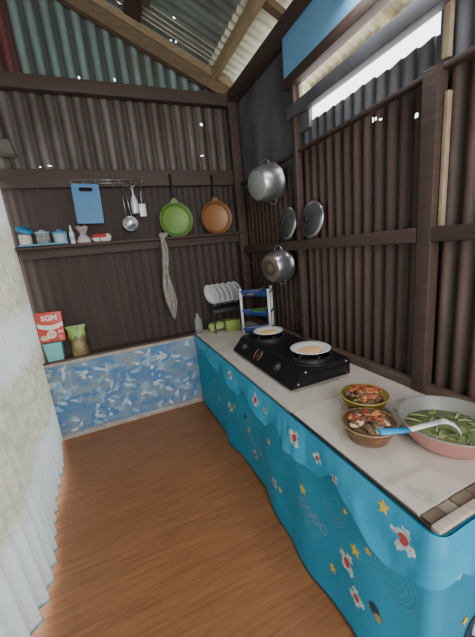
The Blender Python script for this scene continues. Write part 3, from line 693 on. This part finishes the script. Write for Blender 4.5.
tag(g.obj('wooden_spoon', 'utensil', None, (-.160, -.570, 1.129)), 'brown wooden spoon lying across the top of the navy rack', 'spoon')
# dish drainer
dr = thing('dish_drainer', 'black wire dish drainer holding white plates in the back corner', 'drainer', (-.350, -.20, .75))
g = G()
for yy in (-.075, .075):
    g.tube([(-.17, yy, .30), (.16, yy, .30)], .005, 6); g.tube([(-.17, yy, .245), (.16, yy, .245)], .004, 6)
for xx in (-.17, .16): g.tube([(xx, -.075, .30), (xx, .075, .30)], .005, 6); g.tube([(xx, -.075, .245), (xx, .075, .245)], .004, 6)
for k in range(13): x = -.165 + k * .027; g.tube([(x, -.075, .30), (x, -.05, .27), (x, .05, .27), (x, .075, .30)], .0025, 5)
g.obj('basket', 'drainer', dr)
g = G(); g.box((-.17, -.08, .205), (.16, .08, .235), bev=.004); g.obj('drip_tray', 'drainer', dr)
for xx in (-.17, .16):
    for yy in (-.075, .075):
        g = G(); g.tube([(xx, yy, 0), (xx, yy, .305)], .006, 8); g.obj('leg', 'drainer', dr)
words = ['leftmost white plate in the drainer, facing the room', 'second white plate from the left in the drainer', 'third white plate from the left in the drainer', 'fourth white plate from the left in the drainer', 'fifth white plate from the left in the drainer', 'last white plate in the drainer, next to the navy rack']
pm = None
for k in range(6):
    xx = -.487 + k * .053 + (.014 if k >= 4 else 0)
    if pm is None: o = plate_mesh(.110, .022).obj('upright_plate', 'china'); pm = o
    else: o = pm.copy(); C.objects.link(o)
    o.matrix_world = T((xx, -.20, 1.137)) @ RZ(.30 - .03 * k) @ RY(-PI / 2 - .22)
    tag(o, words[k], 'plate', 'plates upright in the drainer')
g = G()
for k in range(9): g.blob((random.uniform(-.05, .05), random.uniform(-.035, .035), .045 + random.uniform(-.005, .03)), .042, 0, (1.2, 1, .85), .5, k)
vb = g.obj('vegetable_bag', 'leafy', None, (-.480, -.165, .75)); tag(vb, 'clear bag of pale green vegetables under the drainer', 'bag')
for v in vb.data.vertices: v.co.z = max(v.co.z, .0)
g = G(); g.box((-.075, -.055, 0), (.075, .055, .10), bev=.008); bx = g.obj('storage_box', 'green_box', None, (-.330, -.245, .75)); tag(bx, 'olive green plastic box on the counter under the drainer', 'box'); bx.rotation_euler = (0, 0, -.1)
g = G(); g.box((-.08, -.06, .098), (.08, .06, .112), bev=.005); plab(g.obj('lid', 'green_box', bx), 'green lid')
g = G(); g.lathe([(0, 0), (.035, 0), (.038, .01), (.038, .13), (.014, .175), (.014, .20), (0, .20)], 20); tag(g.obj('plastic_bottle', 'clear', None, (-.640, -.085, .75)), 'clear empty bottle at the far left corner of the worktop', 'bottle')

# ------------------------------------------------------------------ pots and lids on the right wall
def pot(loc, R, rb, D, tilt, lab, bmats, name):
    t = thing(name, lab, 'pot', loc)
    mx = RZ(tilt[0]) @ RY(-PI / 2 + tilt[1])      # z of the pot (mouth to base) points to -x
    g = G(); g.lathe([(R + .007, 0), (R + .008, .004), (R, .008), (R * .99, D * .5), (rb + (R - rb) * .55, D - .022), (rb, D)], 44, mx=mx)
    g.lathe([(R + .007, 0), (R - .004, .004), (R * .97, D * .5), (rb - .006, D - .008), (0, D - .008)], 44, mx=mx)
    g.obj('body', bmats[0], t)
    g = G(); g.lathe([(rb, D), (rb * .93, D + .003), (0, D + .003)], 44, mx=mx)
    if bmats[2]:
        g.lathe([(rb * .62, D + .0035), (rb * .55, D + .006), (rb * .42, D + .006), (rb * .36, D + .0035)], 30, 1, mx=mx)
    g.obj('base', [bmats[1], 'edge_dark'], t)
    for sgn in (-1, 1):
        g = G(); pts = []
        for i in range(11):
            a = PI * i / 10
            pts.append(mx @ V(((R - .004 + .036 * math.sin(a)) * sgn * -1, .042 * math.cos(a) * 1.0, .035 + .0 * i)))
        g.tube(pts, .005, 8); g.obj('handle', 'steel', t)
    return t
pot((-.030, -.725, 2.065), .140, .108, .175, (.20, -.22), 'aluminium pot hung high on the right wall, clean base outward', ('alu', 'alu_base', False), 'cooking_pot')
pot((-.030, -.815, 1.39), .130, .106, .150, (.22, -.10), 'steel pot with a scorched base, hung below the pot lids', ('steel', 'burnt', True), 'cooking_pot')
def lid(loc, R, lab):
    t = thing('pot_lid', lab, 'lid', loc, 0, 'pot lids on the right wall rail')
    mx = RY(-PI / 2 + .10)
    g = G(); g.lathe([(R, 0), (R + .003, .004), (R - .006, .010), (R * .86, .012), (R * .80, .020), (R * .4, .030), (0, .034)], 40, mx=mx, ms=[0, 0, 0, 1, 1, 1]); g.obj('body', ['steel', 'lid_face'], t)
    g = G(); g.lathe([(.008, .033), (.010, .045), (.023, .048), (.025, .060), (.018, .066), (0, .067)], 20, mx=mx); plab(g.obj('knob', 'handle', t), 'black knob')
    return t
lid((-.022, -.905, 1.712), .125, 'round steel pot lid on the far side of the stud')
lid((-.022, -1.222, 1.704), .125, 'round steel pot lid on the near side of the stud')

# ------------------------------------------------------------------ things hung on the back wall
def skillet(x, z, R, mo, mi, lab, hl):
    t = thing('frying_pan', lab, 'pan', (x - .018, -.075, z - .028), 0)
    mx = RX(PI / 2) @ T((0, 0, 0))     # pan opens towards the room
    g = G(); g.lathe([(0, -.042), (R * .78, -.042), (R * .86, -.034), (R, .0), (R + .003, .003), (R - .003, .004), (R * .83, -.030), (R * .76, -.037), (0, -.037)], 48, mx=mx, ms=[0, 0, 0, 0, 0, 0, 1, 1]); g.obj('body', [mo, mi], t)
    g = G(); g.hexa([(-.045, -.004, R * .93), (.045, -.004, R * .93), (.045, .010, R * .93), (-.045, .010, R * .93), (-.014, -.004, R + .035), (.014, -.004, R + .035), (.014, .010, R + .035), (-.014, .010, R + .035)]); g.obj('handle_bracket', mo, t)
    g = G(); g.tube([(0, .003, R + .025), (0.002, .006, R + .08), (.0, .02, R + .14), (-.002, .03, R + hl)], [.010, .012, .014, .011], 10, flat=.6); plab(g.obj('handle', 'handle', t), 'black handle')
    return t
skillet(-.700, 1.905, .158, 'pan_green', 'pan_green_in', 'green frying pan hung from the upper rail, above the towel', .25)
skillet(-.292, 1.905, .160, 'pan_orange', 'pan_orange_in', 'orange-brown frying pan hung nearest the room corner', .24)
# wire hook rail
hr = thing('hook_rail', 'long wire hook rail fixed along the upper back rail', 'hook rail', (-1.27, -.035, 2.212))
g = G()
for z in (.0, .026): g.tube([(-.285, -.02, z), (.29, -.02, z)], .0028, 6)
for k in range(7):
    x = -.285 + k * .0958; g.tube([(x, -.02, -.002), (x, -.02, .028)], .0026, 6)
for x in (-.285, .29): g.tube([(x, -.02, .013), (x, .005, .013)], .004, 6)
g.obj('rail', 'wire', hr)
for x in (-.26, -.235, -.20, -.08, .04, .125, .15, .215, .275):
    g = G(); g.tube([(x, -.02, .004), (x, -.026, .0), (x, -.028, -.03), (x, -.036, -.042), (x, -.044, -.034), (x, -.045, -.026)], .0024, 6); g.obj('hook', 'wire', hr)
# cutting board
cb = thing('cutting_board', 'blue plastic cutting board hung from the hook rail', 'cutting board', (-1.455, -.085, 2.042))
g = G(); g2 = bmesh.new()
w, hh = .105, .158
outer = []
for cx_, cz_, a0 in ((w - .015, hh - .015, 0), (-w + .015, hh - .015, 90), (-w + .015, -hh + .015, 180), (w - .015, -hh + .015, 270)):
    for k in range(5): a = math.radians(a0 + k * 22.5); outer.append((cx_ + .015 * math.cos(a), cz_ + .015 * math.sin(a)))
slot = []
for cx_, a0 in ((.038, -90), (-.038, 90)):
    for k in range(8): a = math.radians(a0 + k * 180 / 7); slot.append((cx_ + .016 * math.cos(a), .115 + .016 * math.sin(a)))
def loop2(pts, y): return [g.bm.verts.new((x, y, z)) for x, z in pts]
fr = [loop2(outer, -.004), loop2(slot, -.004)]; bk = [loop2(outer, .004), loop2(slot, .004)]
for side in (fr, bk):
    es = []
    for lp in side:
        for i in range(len(lp)):
            e = g.bm.edges.get((lp[i], lp[(i + 1) % len(lp)])) or g.bm.edges.new((lp[i], lp[(i + 1) % len(lp)])); es.append(e)
    bmesh.ops.triangle_fill(g.bm, use_beauty=True, edges=es)
for a, b in zip(fr, bk):
    for i in range(len(a)): j = (i + 1) % len(a); g.face([a[i], a[j], b[j], b[i]])
bmesh.ops.delete(g.bm, geom=[fc for fc in g.bm.faces if all(v in set(fr[1]) for v in fc.verts) or all(v in set(bk[1]) for v in fc.verts)], context='FACES_ONLY')
cbo = g.obj('board', 'board_blue', cb); cb.rotation_euler = (0, .03, 0)
# hanging sieve, whisk-like bottle and grater
sv = thing('steel_sieve', 'small round steel sieve with long twin handles on the hook rail', 'sieve', (-1.140, -.085, 1.862))
g = G(); g.lathe([(0, -.03), (.03, -.028), (.055, -.012), (.066, .012), (.069, .012), (.058, -.016), (.031, -.032), (0, -.034)], 26, mx=RX(PI / 2 - .3)); g.obj('bowl', 'steel', sv)
for dx in (-.022, .022):
    g = G(); g.tube([(dx, -.005, .06), (dx * .8 - .01, .0, .18), (dx * .3 - .015, .01, .30)], .004, 6); g.obj('handle', 'wire', sv)
bt = thing('hanging_utensil', 'pale narrow-necked utensil hanging between the sieve and the grater', 'utensil', (-1.078, -.083, 2.04))
g = G(); g.lathe([(0, -.095), (.026, -.092), (.031, -.08), (.033, .0), (.022, .045), (.009, .065), (.007, .10), (.010, .115), (0, .118)], 20, sy=.5); g.obj('body', 'grater', bt)
g = G(); g.tube([(.012 * math.cos(a), 0, .128 + .012 * math.sin(a)) for a in [2 * PI * i / 14 for i in range(14)]], .0025, 6, closed=True); g.obj('ring', 'wire', bt)
gt = thing('hand_grater', 'small pale flat grater at the right end of the hook rail', 'grater', (-1.015, -.083, 1.975))
g = G(); g.box((-.030, -.005, -.055), (.030, .005, .055), bev=.004)
for i in range(3):
    for j in range(5): g.blob((-.018 + .018 * i, -.006, -.035 + .017 * j), .003, 1, jag=0)
g.obj('blade', ['grater', 'edge_dark'], gt)
g = G(); g.tube([(0, 0, .055), (0, .0, .10), (.004, .0, .14), (.008, .008, .17)], [.006, .008, .008, .005], 8, flat=.6); g.obj('handle', 'grater', gt)
# towel
g = G()
def tow(s, t):
    z = 1.74 - .79 * t
    wd = .016 + .014 * min(1, t / .15) + .022 * math.sin(PI * min(1, max(0, (t - .45) / .55))) - .10 * max(0, t - .78)
    a = (s - .5) * 2
    ph = a * 7 + t * 3
    x = -.880 + a * wd + .0 * t + .012 * math.sin(t * 9)
    return (x - .01, -.125 + .012 * math.sin(ph) + .006 * math.sin(t * 14 + a * 3) + (.0 if t > .03 else .02 * (1 - t / .03)), z + (.012 * math.sin(a * 5) if t > .9 else 0))
g.grid(tow, 26, 50, 0); th = g.obj('hand_towel', 'towel'); tag(th, 'thin grey towel hanging from the shelf edge', 'towel')
md = th.modifiers.new('thick', 'SOLIDIFY'); md.thickness = .005
g = G(); 
for k in range(5): g.blob((-.895 + .012 * k, -.118, 1.742 + .006 * math.sin(k * 2)), .020, 0, (1, .8, 1.1), .4, k)
plab(g.obj('bunched_end', 'towel', th), 'bunched end over the shelf edge')

# ------------------------------------------------------------------ shelf items (shelf top z = 1.727)
ZT = 1.728
g = G(); pts = []
g.box((-.185, -.045, 0), (.185, .045, .006)); 
for a, b in (((-.185, -.045, 0), (.185, -.040, .020)), ((-.185, .040, 0), (.185, .045, .020)), ((-.185, -.045, 0), (-.18, .045, .020)), ((.18, -.045, 0), (.185, .045, .020))): g.box(a, b)
tag(g.obj('shelf_tray', 'tray_blue', None, (-1.842, -.05, ZT)), 'shallow blue tray at the left end of the shelf', 'tray')
ZI = ZT + .0065
jar = thing('storage_jar', 'milky jar with a tilted blue lid, leftmost in the tray', 'jar', (-1.968, -.05, ZI)); jar.scale = (1.14, .98, 1.12)
g = G(); g.lathe([(0, 0), (.036, 0), (.039, .006), (.039, .078), (.036, .084), (0, .084)], 24); g.obj('body', 'tub_white', jar)
g = G(); g.lathe([(0, .016), (.048, .014), (.052, .006), (.052, -.006), (.047, -.006), (.045, .004), (0, .006)], 26, mx=T((.004, -.002, .112)) @ RY(.42) @ RX(.35)); plab(g.obj('lid', 'lid_blue', jar), 'tilted blue lid')
jar = thing('storage_jar', 'clear jar of brown spice in the middle of the tray', 'jar', (-1.842, -.05, ZI)); jar.scale = (1.14, .98, 1.12)
g = G(); g.lathe([(0, 0), (.038, 0), (.042, .006), (.045, .088), (.043, .088), (.040, .008), (0, .004)], 26); g.obj('body', 'clear', jar)
g = G(); g.lathe([(0, .006), (.038, .006), (.040, .055), (0, .06)], 20); plab(g.obj('contents', 'spice', jar), 'brown spice')
g = G(); g.lathe([(.047, .086), (.048, .096), (.02, .100), (.012, .112), (0, .113)], 24); g.obj('lid', 'tub_pale', jar)
g = G(); g.tube([(.02, -.028, .02), (.012, -.036, .075), (.005, -.035, .10)], [.007, .004, .004], 8); g.obj('spoon', 'steel', jar)
jar = thing('storage_tub', 'pale blue lidded tub at the right end of the tray', 'tub', (-1.718, -.05, ZI)); jar.scale = (1.14, .98, 1.12)
g = G(); g.lathe([(0, 0), (.040, 0), (.043, .006), (.046, .078), (.044, .08), (0, .08)], 26); g.obj('body', 'tub_pale', jar)
g = G(); g.lathe([(.048, .074), (.049, .088), (.03, .093), (.016, .098), (.014, .108), (0, .108)], 26); plab(g.obj('lid', 'tray_blue', jar), 'blue lid with a small knob')
bt = thing('squeeze_bottle', 'slim white squeeze bottle standing beside the blue tray', 'bottle', (-1.628, -.055, ZT))
g = G(); g.lathe([(0, 0), (.019, 0), (.021, .006), (.020, .085), (.012, .11), (0, .112)], 20); g.obj('body', 'tube_w', bt)
g = G(); g.lathe([(.011, .108), (.012, .125), (.005, .155), (0, .157)], 14); g.obj('nozzle', 'pk_white', bt)
g = G(); g.lathe([(.0212, .03), (.0214, .034), (.0212, .065)], 20); plab(g.obj('band', 'tub_pale', bt), 'pale lilac band')
pb_ = thing('tied_bag', 'clear tied bag of white powder on the shelf', 'bag', (-1.540, -.055, ZT))
g = G(); g.lathe([(0, 0), (.050, 0), (.055, .012), (.044, .045), (.022, .066), (0, .068)], 22, sy=.7); plab(g.obj('powder', 'powder', pb_), 'white powder')
g = G(); g.lathe([(0, -.0), (.053, 0), (.058, .014), (.046, .048), (.024, .072), (.030, .095), (.048, .128), (.052, .140), (.030, .128), (.012, .105)], 22, sy=.7)
for v in g.bm.verts:
    if v.co.z > .08: v.co += V((0, 0, .008 * math.sin(math.atan2(v.co.y, v.co.x) * 5)))
g.obj('film', 'bag_clear', pb_)
pk = thing('snack_packet', 'red and white packet lying on the shelf', 'packet', (-1.398, -.058, ZT))
def pillow(g, w, d, h, m0, m1):
    for sgn in (0, 1):
        g.grid(lambda s, t, sgn=sgn: ((s - .5) * 2 * w, (t - .5) * 2 * d, h * .5 + (1 if sgn else -1) * h * .5 * (max(0, (1 - abs(2 * s - 1) ** 6) * (1 - abs(2 * t - 1) ** 5))) ** .5), 16, 10, mfn=lambda i, j, sgn=sgn: m1 if (sgn and i < 12) or (i == 6) else m0)
g = G(); pillow(g, .080, .038, .070, 1, 0); 
o = g.obj('film', ['pk_red', 'pk_white'], pk)
# ------------------------------------------------------------------ ledge items (ledge top z = .752)
ZL = .7525
tb = thing('plastic_tub', 'teal plastic tub on the ledge, under the red carton', 'tub', (-1.952, -.052, ZL))
g = G()
def tubsec(k, z): return [(x * k, y * k, z) for x, y in ((-.07, -.045), (-.06, -.05), (.06, -.05), (.07, -.045), (.07, .045), (.06, .05), (-.06, .05), (-.07, .045))]
rows = [tubsec(.86, 0), tubsec(.90, .02), tubsec(1, .150), tubsec(1.04, .152), tubsec(1.04, .162), tubsec(.97, .162), tubsec(.86, .012)]
vs = [[g.bm.verts.new(p) for p in rw] for rw in rows]
for a, b in zip(vs, vs[1:]):
    for i in range(8): g.face([a[i], a[(i + 1) % 8], b[(i + 1) % 8], b[i]], 0)
g.face(vs[0][::-1]); g.face(vs[-1]); g.obj('body', 'teal', tb)
ca = thing('milk_carton', 'red carton with white lettering standing on the teal tub', 'carton', (-1.946, -.046, ZL + .1635))
ca.rotation_euler = (-.05, .035, 0)
cw, chh, cd = .098, .262, .022
g = G(); g.box((-cw, -cd, 0), (cw, cd, chh), bev=.003); g.obj('body', 'carton_red', ca)
def cf(x, z, k=1): return (x, -cd - .0006 * k, z)
g = G(); N_ = 16
for i in range(N_):
    def edge(t):
        x = -cw + .002 + (2 * cw - .004) * t; q = 1 - (2 * t - 1) ** 2
        return x, .172 - .024 * q, .138 - .030 * q
    a = edge(i / N_); b = edge((i + 1) / N_)
    g.face([g.bm.verts.new(cf(a[0], a[2])), g.bm.verts.new(cf(b[0], b[2])), g.bm.verts.new(cf(b[0], b[1])), g.bm.verts.new(cf(a[0], a[1]))], 0)
g.flat([(0.0 + x, .068 + z) for x, z in circle(.036, 24)], lambda x, z: cf(x, z, 2), 0)
g.flat([(0.0 + x, .068 + z) for x, z in circle(.027, 20)], lambda x, z: cf(x, z, 3), 1)
g.flat([(-.055 + x * 1.2, .040 + z * .8) for x, z in circle(.030, 14)], lambda x, z: cf(x, z, 1), 1)
for dz, wd in ((.045, .026), (.035, .026), (.018, .034)): g.box((.066 - wd / 2, -cd - .0012, dz), (.066 + wd / 2, -cd, dz + .004))
g.obj('front_print', ['carton_white', 'carton_pale'], ca)
def lettering(txt, size, x, z, parent, m, bold=.0, rot=0):
    cu = bpy.data.curves.new('lettering', 'FONT'); cu.body = txt; cu.size = size; cu.align_x = 'CENTER'; cu.align_y = 'CENTER'; cu.extrude = .0006; cu.offset = bold
    t = bpy.data.objects.new('lettering', cu); C.objects.link(t)
    me = bpy.data.meshes.new_from_object(t.evaluated_get(bpy.context.evaluated_depsgraph_get()))
    bpy.data.objects.remove(t); bpy.data.curves.remove(cu)
    me.materials.clear(); me.materials.append(M[m])
    o = bpy.data.objects.new('lettering', me); C.objects.link(o); o.parent = parent
    o.location = (x, -cd - .0015, z); o.rotation_euler = (PI / 2, 0, 0)
    return o
lettering('SGM', .062, .0, .210, ca, 'carton_white', .0022)
lettering('1+', .040, .070, .082, ca, 'carton_white', .0018)
# green pouch with a gathered top
po = thing('foil_pouch', 'green and brown foil pouch standing on the ledge', 'pouch', (-1.755, -.050, ZL))
g = G()
def pou(s, t):
    a = 2 * PI * s; z = .275 * t
    w = .070 * (1 - .18 * math.exp(-((t - .45) / .12) ** 2) * .6) * (1.0 if t < .85 else 1 + .25 * (t - .85) / .15); d = .038 * (1 - .92 * max(0, (t - .15) / .85) ** 1.2)
    k = noise.noise(V((math.cos(a) * 2, math.sin(a) * 2, t * 4))) * .006
    return ((w + k) * math.cos(a), (d + k * .5) * math.sin(a), z)
g.grid(pou, 28, 24, wrap=True, mfn=lambda i, j: 1 if j > 13 + (i % 3) else 0); g.obj('film', ['pouch_brown', 'pouch_green'], po)
g = G(); g.flat([(x * 1.2, .105 + z) for x, z in circle(.034, 16)], lambda x, z: (x, -.0415 + .012 * (z / .2) + 6 * x * x, z), 0); plab(g.obj('picture_patch', 'pouch_patch', po), 'brown picture patch')

# ------------------------------------------------------------------ light
w = bpy.data.worlds.new('sky'); bpy.context.scene.world = w; w.use_nodes = True
bg = w.node_tree.nodes['Background']; bg.inputs[0].default_value = (1.0, .985, .96, 1); bg.inputs[1].default_value = 3.0
def area(name, loc, target, sx, sy, power, col=(1, 1, 1)):
    l = bpy.data.lights.new(name, 'AREA'); l.shape = 'RECTANGLE'; l.size = sx; l.size_y = sy; l.energy = power; l.color = col
    o = bpy.data.objects.new(name, l); C.objects.link(o); o.location = loc
    o.rotation_euler = (V(target) - V(loc)).to_track_quat('-Z', 'Z').to_euler(); return o
area('gap_daylight', (.30, -1.75, 2.62), (-.6, -2.0, .75), 1.4, .16, 26, (.95, .98, 1))
area('front_fill', (-1.3, -4.9, 2.1), (-.7, -1.2, .9), 1.8, 1.6, 42, (1, .97, .92))  # added fill lamp behind the camera; no doorway is modelled there
sc = bpy.context.scene
sc.view_settings.view_transform = 'AgX'; sc.view_settings.exposure = .55
sc.cycles.max_bounces = 6; sc.cycles.transparent_max_bounces = 10
